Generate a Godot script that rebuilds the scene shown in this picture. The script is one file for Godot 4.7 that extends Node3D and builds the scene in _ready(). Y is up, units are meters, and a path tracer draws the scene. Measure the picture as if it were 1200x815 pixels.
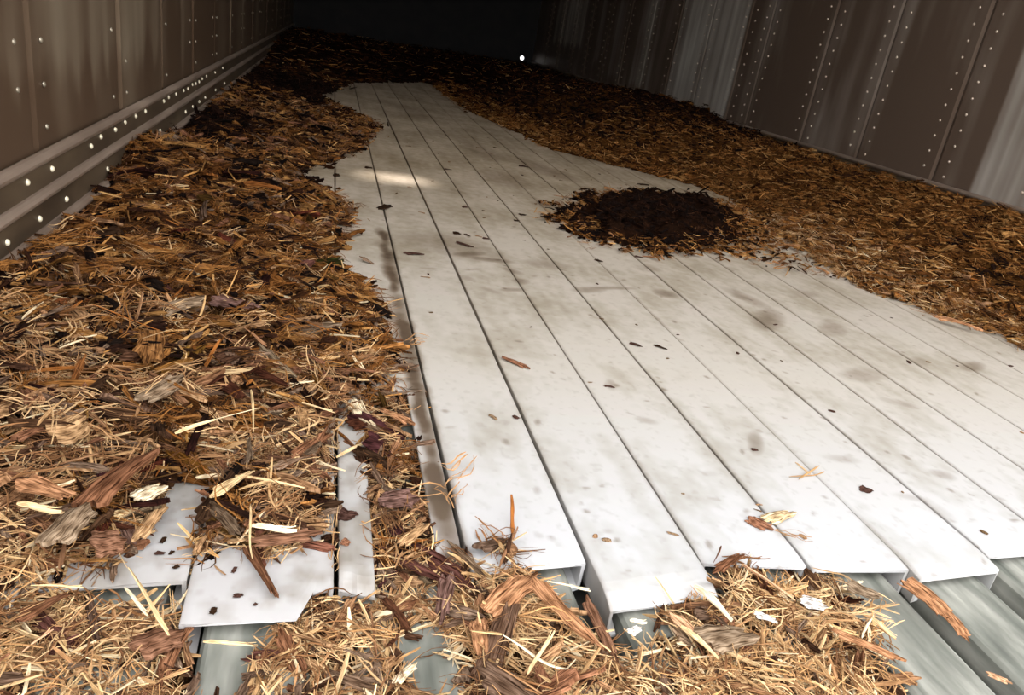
extends Node3D
# A walking-floor trailer seen from its open rear end: pale aluminium planks, bark mulch heaped along both walls.
# World: x to the right across the trailer, y up (0 = top of the planks), -z into the trailer. Metres.

const EYE := 0.43
const XL := -0.39
const XR := 2.10
const ZF := -8.6          # front wall
const ZR := -0.30         # rear sill
const PITCH := 0.1127
const SEAM0 := -0.3088    # first seam right of the left wall

var cam_basis: Basis
var rng := RandomNumberGenerator.new()
var used := {}
var n_lumps := FastNoiseLite.new()
var n_fine := FastNoiseLite.new()
var n_edge := FastNoiseLite.new()
var clear_poly: PackedVector2Array
var patches := []
var clump_poly: PackedVector2Array
var dist_grid: PackedFloat32Array
const GX := 126
const GZ := 426
const GC := 0.02
var mats := {}
var barks := []
var slivers := []
var fibres := []
var crumbs := []

# ---------------------------------------------------------------- naming helpers
func numbered(called: String) -> String:
	if not used.has(called):
		used[called] = 0
		return called
	used[called] += 1
	return "%s_%03d" % [called, used[called]]

func tag(o: Node, label: String, category := "", group := "", kind := "") -> void:
	if label: o.set_meta("label", label)
	if category: o.set_meta("category", category)
	if group: o.set_meta("group", group)
	if kind: o.set_meta("kind", kind)

func thing(called: String, label: String, category: String, group := "", kind := "") -> Node3D:
	var o := Node3D.new()
	o.name = numbered(called)
	add_child(o)
	tag(o, label, category, group, kind)
	return o

func part(called: String, mesh: Mesh, mat: Material, parent: Node, kind := "") -> MeshInstance3D:
	var o := MeshInstance3D.new()
	o.name = called if parent != self else numbered(called)
	o.mesh = mesh
	o.material_override = mat
	parent.add_child(o, true)
	if kind: o.set_meta("kind", kind)
	return o

# ---------------------------------------------------------------- geometry helpers
func ground_at(px: float, py: float, y := 0.0) -> Vector3:   # the point of the level y that the photograph shows at a pixel
	var r := cam_basis * Vector3(px - 600.0, 407.5 - py, -900.0)
	var t := (y - EYE) / r.y
	return Vector3(r.x * t, y, r.z * t)

func to_pixel(p: Vector3) -> Vector2:
	var c := cam_basis.inverse() * (p - Vector3(0, EYE, 0))
	if c.z > -0.01: return Vector2(-9999, -9999)
	return Vector2(600.0 + c.x / -c.z * 900.0, 407.5 - c.y / -c.z * 900.0)

func outline(pixels: Array, y := 0.0) -> PackedVector2Array:
	var out := PackedVector2Array()
	for p in pixels:
		var g := ground_at(p[0], p[1], y)
		out.append(Vector2(g.x, g.z))
	return out

func quad(st: SurfaceTool, a: Vector3, b: Vector3, c: Vector3, d: Vector3, ua := Vector2.ZERO, ub := Vector2.ZERO, uc := Vector2.ZERO, ud := Vector2.ZERO) -> void:
	st.set_uv(ua); st.add_vertex(a); st.set_uv(ub); st.add_vertex(b); st.set_uv(uc); st.add_vertex(c)
	st.set_uv(ua); st.add_vertex(a); st.set_uv(uc); st.add_vertex(c); st.set_uv(ud); st.add_vertex(d)

func begin(smooth := -1) -> SurfaceTool:
	var st := SurfaceTool.new()
	st.begin(Mesh.PRIMITIVE_TRIANGLES)
	st.set_smooth_group(smooth)
	return st

func done(st: SurfaceTool) -> ArrayMesh:
	st.generate_normals()
	return st.commit()

func box(st: SurfaceTool, lo: Vector3, hi: Vector3) -> void:
	var m := BoxMesh.new()
	m.size = hi - lo
	st.append_from(m, 0, Transform3D(Basis(), (lo + hi) / 2.0))

func box_mesh(lo: Vector3, hi: Vector3) -> ArrayMesh:
	var st := begin()
	box(st, lo, hi)
	return st.commit()

# a closed profile (x, y), counter-clockwise seen from +z, drawn along z; near(x) gives the cut of the near end, bend(s) how far the end sags s metres from it
func extrude(st: SurfaceTool, prof: PackedVector2Array, near: Callable, z_far: float, sag := 0.0, stations := [0.0, 0.004, 0.01, 0.018, 0.03, 0.06, 0.2]) -> void:
	var n := prof.size()
	var rings := []
	var list := stations.duplicate()
	list.append(-1.0)
	for s in list:
		var ring := []
		for p in prof:
			var z0: float = near.call(p.x)
			var z: float = z_far if s < 0.0 else z0 - s
			var drop := 0.0
			if s >= 0.0 and s < 0.03: drop = sag * pow(1.0 - s / 0.03, 2.0)
			ring.append(Vector3(p.x, p.y - drop, z))
		rings.append(ring)
	for k in rings.size() - 1:
		for i in n:
			var j := (i + 1) % n
			var a: Vector3 = rings[k][i]; var b: Vector3 = rings[k][j]; var c: Vector3 = rings[k + 1][j]; var d: Vector3 = rings[k + 1][i]
			quad(st, a, b, c, d, floor_uv(a), floor_uv(b), floor_uv(c), floor_uv(d))
	var tri := Geometry2D.triangulate_polygon(prof)
	for e in [0, rings.size() - 1]:
		for t in range(0, tri.size(), 3):
			var v := [rings[e][tri[t]], rings[e][tri[t + 1]], rings[e][tri[t + 2]]]
			var up: float = (v[1] - v[0]).cross(v[2] - v[0]).z
			if (up > 0.0) == (e == 0): v.reverse()
			for q in v:
				st.set_uv(floor_uv(q)); st.add_vertex(q)

const FX0 := -0.42
const FX1 := 2.12
const FZ0 := -0.40
const FZ1 := -6.4
func floor_uv(p: Vector3) -> Vector2:
	return Vector2((p.x - FX0) / (FX1 - FX0), (p.z - FZ0) / (FZ1 - FZ0))

# ---------------------------------------------------------------- textures
func noise_image(seed_: int, freq: float, w: int, h: int, octaves := 4, sx := 1.0, sy := 1.0) -> Image:
	var n := FastNoiseLite.new()
	n.seed = seed_
	n.noise_type = FastNoiseLite.TYPE_SIMPLEX_SMOOTH
	n.frequency = freq
	n.fractal_octaves = octaves
	var im := n.get_image(int(w / sx), int(h / sy), false, false, true)
	if sx != 1.0 or sy != 1.0: im.resize(w, h, Image.INTERPOLATE_CUBIC)
	im.convert(Image.FORMAT_L8)
	return im

func spot(acc: PackedFloat32Array, w: int, h: int, c: Vector2, r: Vector2, turn: float, amount: float) -> void:
	# adds a soft elliptical stain (metres) to the dirt map
	var px := w / (FX1 - FX0)
	var pz := h / (FZ0 - FZ1)
	var cx := (c.x - FX0) * px
	var cz := (FZ0 - c.y) * pz
	var reach := maxf(r.x, r.y) * 1.5
	var ct := cos(turn); var sn := sin(turn)
	for j in range(maxi(0, int(cz - reach * pz)), mini(h, int(cz + reach * pz) + 1)):
		for i in range(maxi(0, int(cx - reach * px)), mini(w, int(cx + reach * px) + 1)):
			var dx := (i - cx) / px; var dz := (j - cz) / pz
			var u := (dx * ct + dz * sn) / r.x; var v := (-dx * sn + dz * ct) / r.y
			var q := u * u + v * v
			if q < 1.0:
				acc[j * w + i] += amount * (1.0 - q)

func plank_texture() -> Array:
	var w := 900; var h := 1800
	var a := noise_image(11, 0.012, w, h, 5).get_data()
	var b := noise_image(12, 0.09, w, h, 3).get_data()
	var c := noise_image(13, 0.05, w, h, 3, 1.0, 8.0).get_data()
	var sp := noise_image(14, 0.16, w, h, 2).get_data()
	var dirt := PackedFloat32Array(); dirt.resize(w * h)
	var r := RandomNumberGenerator.new(); r.seed = 5
	# smears and stains that the photograph shows
	for s in [[690, 340, .05, .02, .4, .35], [900, 375, .09, .035, .9, .42], [975, 385, .07, .03, .9, .3], [720, 338, .06, .012, .2, .35], [780, 345, .03, .03, .5, .45], [875, 350, .03, .08, .3, .3], [548, 298, .05, .018, .5, .38], [575, 305, .06, .018, -.1, .38], [600, 318, .03, .016, -.9, .35], [560, 300, .10, .05, .2, .12], [520, 285, .12, .10, 0.0, .22], [610, 330, .02, .02, 0.0, .4], [600, 340, .03, .012, 0.3, .35],
			[1140, 430, .05, .02, .5, .4], [1010, 440, .06, .03, .4, .25], [850, 285, .12, .10, .3, .3], [640, 310, .06, .04, .1, .2], [590, 210, .10, .16, .1, .25], [640, 200, .08, .22, .3, .3], [560, 175, .08, .30, .1, .2], [480, 130, .10, .40, .1, .2], [640, 240, .05, .05, 0.0, .25], [760, 315, .04, .03, .4, .2], [945, 345, .05, .03, .5, .2], [885, 520, .012, .04, -.5, .35]]:
		var g := ground_at(s[0], s[1])
		spot(dirt, w, h, Vector2(g.x, g.z), Vector2(s[2], s[3]), s[4], s[5])
	# brown muck along the last seam before the torn planks
	for k in 46:
		var z := -0.53 - k * 0.024
		spot(dirt, w, h, Vector2(0.131 + r.randf_range(-.006, .004) - k * 0.0001, z), Vector2(r.randf_range(.008, .022), r.randf_range(.02, .045)), 0.0, r.randf_range(.2, .6))
	for k in 520:
		spot(dirt, w, h, Vector2(r.randf_range(0.1, 1.6), -0.5 - pow(r.randf(), 1.6) * 4.0), Vector2(r.randf_range(.002, .006), r.randf_range(.002, .010)), r.randf_range(-1.5, 1.5), r.randf_range(.10, .45))
	for k in 60:
		spot(dirt, w, h, Vector2(r.randf_range(0.1, 1.6), -0.6 - pow(r.randf(), 1.3) * 3.0), Vector2(r.randf_range(.01, .04), r.randf_range(.006, .02)), r.randf_range(-1.5, 1.5), r.randf_range(.1, .28))
	var data := PackedByteArray(); data.resize(w * h * 3)
	var rough := PackedByteArray(); rough.resize(w * h)
	for j in h:
		var z := FZ0 + (FZ1 - FZ0) * j / h
		var dirt_falloff := clampf((-z - 0.6) / 1.9, 0.0, 1.0)    # dirt grows inward, deepened to carry the falloff of light
		for i in w:
			var o := j * w + i
			var big := a[o] / 255.0; var mid := b[o] / 255.0; var streak := c[o] / 255.0
			var d := clampf((big - 0.5) * 0.55 + (mid - 0.5) * 0.24 + (streak - 0.5) * 0.28 + dirt_falloff * 0.33, 0.0, 0.8)
			var s := clampf((sp[o] / 255.0 - 0.73) * 2.0, 0.0, 0.07)
			var k := dirt[o] + s
			var x := FX0 + (FX1 - FX0) * i / w
			var seam := absf(fposmod((x - SEAM0) / PITCH + 0.5, 1.0) - 0.5) * PITCH
			k += clampf(1.0 - seam / 0.006, 0.0, 1.0) * (0.12 + 0.5 * clampf(big - 0.45, 0.0, 0.5))
			if x < 0.15 and z > -0.9: k += (0.10 + 0.35 * clampf(mid - 0.42, 0.0, 0.4) + 0.3 * clampf(big - 0.5, 0.0, 0.4)) * clampf((0.15 - x) / 0.03, 0.0, 1.0)      # greyer and blotchier over the torn planks
			k = minf(k, 0.85)
			var warm := d + k * 0.8
			data[o * 3] = int(clampf((177.0 + 9.0 * dirt_falloff) * (1.0 - 0.40 * d) * (1.0 - 0.62 * k), 0, 255))
			data[o * 3 + 1] = int(clampf((175.0 - 4.0 * clampf((-z - 0.55) / 0.4, 0.0, 1.0) - 3.0 * dirt_falloff) * (1.0 - 0.44 * d) * (1.0 - 0.71 * k), 0, 255))
			data[o * 3 + 2] = int(clampf((173.0 - 11.0 * clampf((-z - 0.55) / 0.4, 0.0, 1.0) - 17.0 * dirt_falloff) * (1.0 - 0.55 * d) * (1.0 - 0.80 * k), 0, 255))
			rough[o] = int(clampf(120.0 + 60.0 * warm + 30.0 * (mid - 0.5), 0, 255))
	return [ImageTexture.create_from_image(Image.create_from_data(w, h, false, Image.FORMAT_RGB8, data)), ImageTexture.create_from_image(Image.create_from_data(w, h, false, Image.FORMAT_L8, rough))]

func grain_texture(seed_: int, low: float, dark: float) -> Array:
	# long fibres along v
	var w := 128; var h := 256
	var a := noise_image(seed_, 0.11, w, h, 4, 1.0, 16.0)
	var b := noise_image(seed_ + 1, 0.03, w, h, 3, 1.0, 3.0)
	var da := a.get_data(); var db := b.get_data()
	var data := PackedByteArray(); data.resize(w * h * 3)
	for i in w * h:
		var f := clampf(0.62 * da[i] / 255.0 + 0.38 * db[i] / 255.0, 0, 1)
		var v := lerpf(low, 1.0, smoothstep(0.2, 0.75, f))
		if f < 0.36: v *= lerpf(dark, 1.0, f / 0.36)
		data[i * 3] = int(v * 255); data[i * 3 + 1] = int(pow(v, 1.12) * 255); data[i * 3 + 2] = int(pow(v, 1.25) * 255)
	var bump := a.duplicate()
	bump.convert(Image.FORMAT_RGBA8)
	bump.bump_map_to_normal_map(6.0)
	return [ImageTexture.create_from_image(Image.create_from_data(w, h, false, Image.FORMAT_RGB8, data)), ImageTexture.create_from_image(bump)]

# wall aluminium: film tone with pale vertical bands; bands = [z0, z1, tone, lowest y of the band]
func wall_texture(seed_: int, base: Color, film: Color, bands: Array, length: float, height: float, cloud: float, streak := 0.9) -> ImageTexture:
	var w := 1800; var h := 200
	var a := noise_image(seed_, 0.02, w, h, 4, 1.0, 1.0).get_data()
	var v := noise_image(seed_ + 1, 0.05, w, h, 3, 1.0, 20.0).get_data()
	var f := noise_image(seed_ + 2, 0.012, w, h, 3).get_data()
	var amount := PackedFloat32Array(); amount.resize(w * h)
	for b in bands:
		var i0 := int(-b[0] / length * w); var i1 := int(-b[1] / length * w)
		var soft := clampf((i1 - i0) * 0.22, 2.0, 12.0)
		for i in range(maxi(0, i0 - 2), mini(w, i1 + 3)):
			for j in h:
				var y := height * (1.0 - float(j) / h)
				var wob := (v[j * w + i] / 255.0 - 0.5)
				var edge := clampf((minf(i - i0, i1 - i) + wob * soft) / soft, 0.0, 1.0)
				var low := clampf((y - b[3]) / 0.05 + wob * 2.0, 0.0, 1.0)
				amount[j * w + i] += b[2] * edge * low * (0.72 + 0.6 * wob)
	var data := PackedByteArray(); data.resize(w * h * 3)
	for o in w * h:
		var t := clampf(amount[o] + (a[o] / 255.0 - 0.5) * cloud + (v[o] / 255.0 - 0.5) * cloud * streak + (f[o] / 255.0 - 0.45) * cloud * 1.4, 0.0, 1.0)
		var c := base.lerp(film, t)
		data[o * 3] = int(c.r * 255); data[o * 3 + 1] = int(c.g * 255); data[o * 3 + 2] = int(c.b * 255)
	return ImageTexture.create_from_image(Image.create_from_data(w, h, false, Image.FORMAT_RGB8, data))

func plain(color: Color, rough := 0.6, metal := 0.0) -> StandardMaterial3D:
	var m := StandardMaterial3D.new()
	m.albedo_color = color
	m.roughness = rough
	m.metallic = metal
	return m

func noisy(c0: Color, c1: Color, seed_: int, scale: float, rough: float, metal := 0.0, relief := 0.0, stretch := Vector3.ONE) -> StandardMaterial3D:
	var n := FastNoiseLite.new(); n.seed = seed_; n.frequency = 0.02; n.fractal_octaves = 5
	var t := NoiseTexture2D.new(); t.width = 256; t.height = 256; t.seamless = true; t.noise = n
	var g := Gradient.new(); g.set_color(0, c0); g.set_color(1, c1)
	t.color_ramp = g
	var m := plain(Color.WHITE, rough, metal)
	m.albedo_texture = t
	m.uv1_triplanar = true
	m.uv1_world_triplanar = true
	m.uv1_scale = Vector3.ONE * scale * stretch
	if relief > 0.0:
		var t2 := NoiseTexture2D.new(); t2.width = 256; t2.height = 256; t2.seamless = true; t2.noise = n; t2.as_normal_map = true; t2.bump_strength = 8.0
		m.normal_enabled = true
		m.normal_texture = t2
		m.normal_scale = relief
	return m

# ---------------------------------------------------------------- chip shapes, one metre long along z, to be scaled
func bark_mesh(seed_: int) -> ArrayMesh:
	# a torn flake: nearly straight sides, raw stepped ends, ridges along the fibre
	var r := RandomNumberGenerator.new(); r.seed = seed_
	var nu := 8; var nv := 7
	var wide := r.randf_range(0.8, 1.2)
	var arch := r.randf_range(-0.05, 0.10); var sway := r.randf_range(-0.05, 0.05); var twist := r.randf_range(-0.6, 0.6)
	var cup := r.randf_range(-0.10, 0.20); var lean := r.randf_range(-0.22, 0.22)
	var e0 := []; var e1 := []; var groove := []
	for j in nv:
		var point := absf(float(j) / (nv - 1) - 0.5) * 0.16
		e0.append(point + r.randf_range(-0.09, 0.13)); e1.append(-point + r.randf_range(-0.16, 0.10)); groove.append(r.randf_range(-0.6, 0.7))
	var w0 := r.randf_range(0.65, 1.0); var w1 := r.randf_range(0.45, 1.0)
	var top := []; var bot := []
	for i in nu:
		var u := float(i) / (nu - 1)
		var w := wide * lerpf(w0, w1, u) * r.randf_range(0.88, 1.12)
		var tr := []; var br := []
		for j in nv:
			var v := float(j) / (nv - 1) - 0.5
			var z: float = u - 0.5 + e0[j] * maxf(0.0, 1.0 - 3.0 * u) + e1[j] * maxf(0.0, 3.0 * u - 2.0)
			var x := v * w * 0.5 + sway * sin(u * PI) + lean * (u - 0.5) * 0.4 + r.randf_range(-0.008, 0.008)
			var y := arch * (1.0 - pow(2.0 * u - 1.0, 2.0)) + cup * (0.25 - v * v) + twist * (u - 0.5) * v * 0.5
			var t := 0.045 * (1.0 - 0.35 * absf(v) * 2.0)
			tr.append(Vector3(x, y + t * (1.0 + groove[j]) + r.randf_range(-0.010, 0.010), z))
			br.append(Vector3(x, y - t * 0.9, z))
		top.append(tr); bot.append(br)
	var st := begin()
	for i in nu - 1:
		var u0 := float(i) / (nu - 1); var u1 := float(i + 1) / (nu - 1)
		for j in nv - 1:
			var v0 := float(j) / (nv - 1); var v1 := float(j + 1) / (nv - 1)
			quad(st, top[i][j], top[i][j + 1], top[i + 1][j + 1], top[i + 1][j], Vector2(v0, u0), Vector2(v1, u0), Vector2(v1, u1), Vector2(v0, u1))
			quad(st, bot[i][j], bot[i + 1][j], bot[i + 1][j + 1], bot[i][j + 1], Vector2(v0, u0), Vector2(v0, u1), Vector2(v1, u1), Vector2(v1, u0))
		for j in [0, nv - 1]:
			quad(st, top[i][j], top[i + 1][j], bot[i + 1][j], bot[i][j], Vector2(0, u0), Vector2(0, u1), Vector2(.1, u1), Vector2(.1, u0))
	for i in [0, nu - 1]:
		for j in nv - 1:
			quad(st, top[i][j], top[i][j + 1], bot[i][j + 1], bot[i][j], Vector2(.1 * j, 0), Vector2(.1 * j + .1, 0), Vector2(.1 * j + .1, .1), Vector2(.1 * j, .1))
	return done(st)

func strand(st: SurfaceTool, r: RandomNumberGenerator, from: Vector3, to: Vector3, w: float, t: float, curl: float, nu := 8) -> void:
	var c1 := Vector3(r.randf_range(-1, 1), r.randf_range(-0.6, 1), 0) * curl
	var c2 := Vector3(r.randf_range(-1, 1), r.randf_range(-0.6, 1), 0) * curl * 0.5
	var rings := []
	var roll := r.randf_range(-0.8, 0.8)
	var tip := r.randf_range(0.0, 0.5)
	for i in nu:
		var u := float(i) / (nu - 1)
		var p := from.lerp(to, u) + c1 * sin(u * PI) + c2 * sin(u * TAU)
		var k := (0.5 + 0.5 * smoothstep(0.0, 0.15, u) * smoothstep(0.0, 0.15 + tip, 1.0 - u)) * r.randf_range(0.85, 1.12)
		var ca := cos(roll + u * 0.5); var sa := sin(roll + u * 0.5)
		var ring := []
		for q in [Vector2(-1, -0.5), Vector2(1, -0.7), Vector2(0.8, 0.6), Vector2(-0.7, 0.8)]:
			var qq := Vector2(q.x * w * k, q.y * t * k)
			ring.append(p + Vector3(qq.x * ca - qq.y * sa, qq.x * sa + qq.y * ca, 0))
		rings.append(ring)
	for i in nu - 1:
		for j in 4:
			var jj := (j + 1) % 4
			var u0 := float(i) / nu; var u1 := float(i + 1) / nu
			quad(st, rings[i][j], rings[i][jj], rings[i + 1][jj], rings[i + 1][j], Vector2(.1 * j, u0), Vector2(.1 * j + .1, u0), Vector2(.1 * j + .1, u1), Vector2(.1 * j, u1))
	quad(st, rings[0][3], rings[0][2], rings[0][1], rings[0][0])
	quad(st, rings[nu - 1][0], rings[nu - 1][1], rings[nu - 1][2], rings[nu - 1][3])

func sliver_mesh(seed_: int) -> ArrayMesh:
	var r := RandomNumberGenerator.new(); r.seed = seed_
	var st := begin()
	strand(st, r, Vector3(0, 0, -0.5), Vector3(0, 0, 0.5), 0.5, 0.22, r.randf_range(0.2, 1.1), 9)   # x and y in units of the sliver's width
	if seed_ % 2 == 0:
		strand(st, r, Vector3(0.2, 0.05, -0.1), Vector3(r.randf_range(-.8, .8), 0.3, 0.46), 0.22, 0.14, 0.3, 6)
	return done(st)

func fibre_mesh(seed_: int) -> ArrayMesh:
	var r := RandomNumberGenerator.new(); r.seed = seed_
	var st := begin()
	for k in 6:
		var a := Vector3(r.randf_range(-.14, .14), r.randf_range(-.02, .05), -0.5 + r.randf_range(0, .4))
		var b := Vector3(r.randf_range(-.22, .22), r.randf_range(-.03, .10), 0.5 - r.randf_range(0, .4))
		strand(st, r, a, b, r.randf_range(.006, .019), .007, r.randf_range(.03, .20), 7)
	return done(st)

func crumb_mesh(seed_: int) -> ArrayMesh:
	var r := RandomNumberGenerator.new(); r.seed = seed_
	var rings := []
	for i in 4:
		var ring := []
		var u := i / 3.0
		for j in 6:
			var a := TAU * j / 6.0
			var k := (0.16 + 0.28 * sin(PI * clampf(u, 0.12, 0.88))) * r.randf_range(0.7, 1.25)
			ring.append(Vector3(cos(a) * k, sin(a) * k * 0.55, u - 0.5 + r.randf_range(-.06, .06)))
		rings.append(ring)
	var st := begin()
	for i in 3:
		for j in 6:
			var jj := (j + 1) % 6
			quad(st, rings[i][j], rings[i][jj], rings[i + 1][jj], rings[i + 1][j], Vector2(j * .15, i * .3), Vector2(j * .15 + .15, i * .3), Vector2(j * .15 + .15, i * .3 + .3), Vector2(j * .15, i * .3 + .3))
	for e in [0, 3]:
		for j in range(1, 5):
			var v := [rings[e][0], rings[e][j], rings[e][j + 1]]
			if e == 0: v.reverse()
			for q in v: st.set_uv(Vector2(q.x, q.y)); st.add_vertex(q)
	return done(st)

# ---------------------------------------------------------------- the heaps
func ss(a: float, b: float, x: float) -> float: return smoothstep(a, b, x)

func outside(p: Vector2) -> float:    # metres from the swept-clear part of the floor, 0 on it
	if Geometry2D.is_point_in_polygon(p, clear_poly): return 0.0
	var best := 9.0
	var n := clear_poly.size()
	for i in n:
		var a := clear_poly[i]; var d := clear_poly[(i + 1) % n] - a
		var t := clampf((p - a).dot(d) / maxf(d.length_squared(), 1e-9), 0.0, 1.0)
		best = minf(best, p.distance_squared_to(a + d * t))
	return sqrt(best)

func build_grid() -> void:
	dist_grid.resize(GX * GZ)
	for k in GZ:
		for i in GX:
			dist_grid[k * GX + i] = outside(Vector2(XL + i * GC, -0.12 - k * GC))

func dist_at(x: float, z: float) -> float:
	var fx := clampf((x - XL) / GC, 0.0, GX - 1.001); var fz := clampf((-0.12 - z) / GC, 0.0, GZ - 1.001)
	var i := int(fx); var k := int(fz)
	var u := fx - i; var v := fz - k
	var d := lerpf(lerpf(dist_grid[k * GX + i], dist_grid[k * GX + i + 1], u), lerpf(dist_grid[(k + 1) * GX + i], dist_grid[(k + 1) * GX + i + 1], u), v)
	return maxf(0.0, d - 0.06 * maxf(0.0, n_edge.get_noise_2d(x * 100, z * 100)))   # ragged edge

func heap(x: float, z: float) -> float:
	var d := dist_at(x, z)
	if d > 0.0 and z > -0.95 and x < 0.5: d = maxf(minf(d, patch_away(Vector2(x, z)) * 2.6), 0.001)
	var left := 0.012 * ss(0.0, 0.035, d) + 0.045 * ss(0.0, 0.45, d) + 0.05 * exp(-pow((z + 1.78) / 0.22, 2.0)) * ss(0.0, 0.34, -x)
	var right := 0.014 * ss(0.0, 0.05, d) + 0.130 * ss(0.0, 0.66, d) + 0.05 * ss(-3.3, -4.4, z) * ss(-6.0, -5.0, z) * ss(0.2, 0.8, d)
	var far := 0.02 * ss(0.0, 0.05, d) + 0.12 * ss(0.0, 1.2, d)
	var h := lerpf(left, right, ss(0.2, 0.5, x))
	h = lerpf(h, far, ss(-4.4, -5.4, z) * ss(1.6, 0.9, x))
	h += (n_lumps.get_noise_2d(x * 100, z * 100) * 0.030 + n_fine.get_noise_2d(x * 100, z * 100) * 0.012) * ss(0.0, 0.14, d)
	if x > 0.03 and x < 0.14: h = lerpf(h, -0.012 + 0.5 * h, ss(-0.92, -0.84, z))       # the torn slot
	if z > -0.60:                                                                        # the spill below the cut plank ends
		var spill := -0.018 + 0.050 * ss(-0.15, -0.27, x) + 0.014 * exp(-pow((x - 0.178) / 0.035, 2.0)) + 0.012 * exp(-pow((x - 0.36) / 0.06, 2.0)) + n_lumps.get_noise_2d(x * 140, z * 140) * 0.010
		h = lerpf(h, spill, ss(-0.58, -0.50, z))
	if d <= 0.0: h = -0.05
	return h

func patch_away(p: Vector2) -> float:     # metres to the nearest bare patch
	var best := 1.0
	for q in patches:
		var n: int = q.size()
		for i in n:
			best = minf(best, p.distance_to(Geometry2D.get_closest_point_to_segment(p, q[i], q[(i + 1) % n])))
	return best

func in_patch(p: Vector2) -> bool:
	for q in patches:
		if Geometry2D.is_point_in_polygon(p, q): return true
	return false

func mound_mesh(x0: float, x1: float, z0: float, z1: float, cell: float, sink: float, keep: Callable) -> ArrayMesh:
	var nx := int((x1 - x0) / cell) + 1; var nz := int((z1 - z0) / cell) + 1
	var r := RandomNumberGenerator.new(); r.seed = 77
	var pts := []
	var ok := PackedByteArray(); ok.resize(nx * nz)
	for k in nz:
		for i in nx:
			var x := x0 + i * cell; var z := z0 + k * cell
			var h := heap(x, z) - sink + r.randf_range(-0.35, 0.35) * minf(cell, 0.012)
			var p := Vector2(x, z)
			if in_patch(p): h = -0.065
			ok[k * nx + i] = 1 if keep.call(x, z) and h > -0.06 else 0
			pts.append(Vector3(x, h, z))
	var st := begin()
	for k in nz - 1:
		for i in nx - 1:
			var o := k * nx + i
			if ok[o] + ok[o + 1] + ok[o + nx] + ok[o + nx + 1] < 2: continue
			quad(st, pts[o], pts[o + 1], pts[o + nx + 1], pts[o + nx])
	return done(st)

func lin(r: int, g: int, b: int) -> Color:
	return Color8(r, g, b).srgb_to_linear()

var picked := {"bark": [], "sliver": []}

# scatter one heap: at = function(rng) -> Vector3 or null; tones = [[weight, Color]] ; sizes in metres
func strew(pile: Node3D, count: int, pick: Callable, mix: Dictionary, tones: Dictionary, seed_: int, where: Callable, scale := 1.0, single := true, strays := true, alt = null, alt_p = null) -> void:
	var r := RandomNumberGenerator.new(); r.seed = seed_
	var bins := {}
	for kind in mix:
		for k in {"bark": barks, "sliver": slivers, "fibre": fibres, "crumb": crumbs}[kind].size():
			bins[[kind, k]] = []
	var made := 0
	var tries := 0
	while made < count and tries < count * 12:
		tries += 1
		var spot_ = pick.call(r)
		if spot_ == null: continue
		made += 1
		var roll := r.randf()
		var kind := "bark"
		for q in mix:
			roll -= mix[q]
			if roll <= 0.0:
				kind = q
				break
		var L := 0.0; var W := 0.0; var T := 0.0
		match kind:
			"bark":
				L = r.randf_range(0.018, 0.050) * (1.7 if r.randf() < 0.10 else 1.0); W = L * r.randf_range(0.22, 0.75); T = L * r.randf_range(0.5, 0.9)
			"sliver":
				L = r.randf_range(0.025, 0.062) * (1.5 if r.randf() < 0.15 else 1.0); W = r.randf_range(0.0012, 0.0040); T = W * r.randf_range(0.7, 1.2)
			"fibre":
				L = r.randf_range(0.03, 0.075); W = L * r.randf_range(0.4, 1.0); T = L * r.randf_range(0.5, 0.9)
			"crumb":
				L = r.randf_range(0.005, 0.014); W = L; T = L
		L *= scale; W *= scale; T *= scale
		var lift := r.randf_range(-0.006, 0.008)
		if kind == "crumb": lift = r.randf_range(-0.006, 0.003)
		if spot_.y < 0.02: lift = absf(lift)
		if strays and r.randf() < 0.05 and dist_at(spot_.x, spot_.z) < 0.07:      # a few fell onto the swept floor
			var away := Vector2.from_angle(r.randf_range(-PI, PI)) * r.randf_range(0.0, 0.09)
			if dist_at(spot_.x + away.x, spot_.z + away.y) <= 0.0 and spot_.z + away.y < -0.56: spot_ = Vector3(spot_.x + away.x, 0.002, spot_.z + away.y)
		var p: Vector3 = spot_ + Vector3(0, lift, 0)
		var b := Basis(Vector3.UP, r.randf_range(-PI, PI)) * Basis(Vector3.RIGHT, r.randfn(0.0, 0.26)) * Basis(Vector3.BACK, r.randfn(0.0, 0.5))
		b = b * Basis.from_scale(Vector3(W, T, L))
		p.x = clampf(p.x, XL + 0.012 + absf(b.z.x) * 0.5, XR - 0.012 - absf(b.z.x) * 0.5)
		if p.z > -1.0 and (in_patch(Vector2(p.x, p.z) + Vector2(b.z.x, b.z.z) * 0.34) or in_patch(Vector2(p.x, p.z) - Vector2(b.z.x, b.z.z) * 0.34)) and r.randf() < 0.85: continue
		var which: int = r.randi() % {"bark": barks, "sliver": slivers, "fibre": fibres, "crumb": crumbs}[kind].size()
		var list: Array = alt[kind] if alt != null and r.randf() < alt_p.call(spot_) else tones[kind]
		var ti: int = r.randi() % list.size()
		var c: Color = list[ti][1] * r.randf_range(0.75, 1.2)
		var e := {"kind": kind, "which": which, "x": Transform3D(b, p), "c": c, "tone": list[ti][0], "L": L, "W": W, "where": where}
		var px := to_pixel(p)
		if single and (kind == "bark" or kind == "sliver") and lift > 0.001 and px.x > 20 and px.x < 1180 and px.y > 30 and px.y < 800:
			e.size = L * sqrt(maxf(W, 0.004)) / p.distance_to(Vector3(0, EYE, 0)) * (1.0 + lift * 30.0)
			e.pile = [pile, bins]
			picked[kind].append(e)
		else:
			bins[[kind, which]].append(e)
	pile.set_meta("bins_", null)
	heaps.append([pile, bins])

var heaps := []

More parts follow.
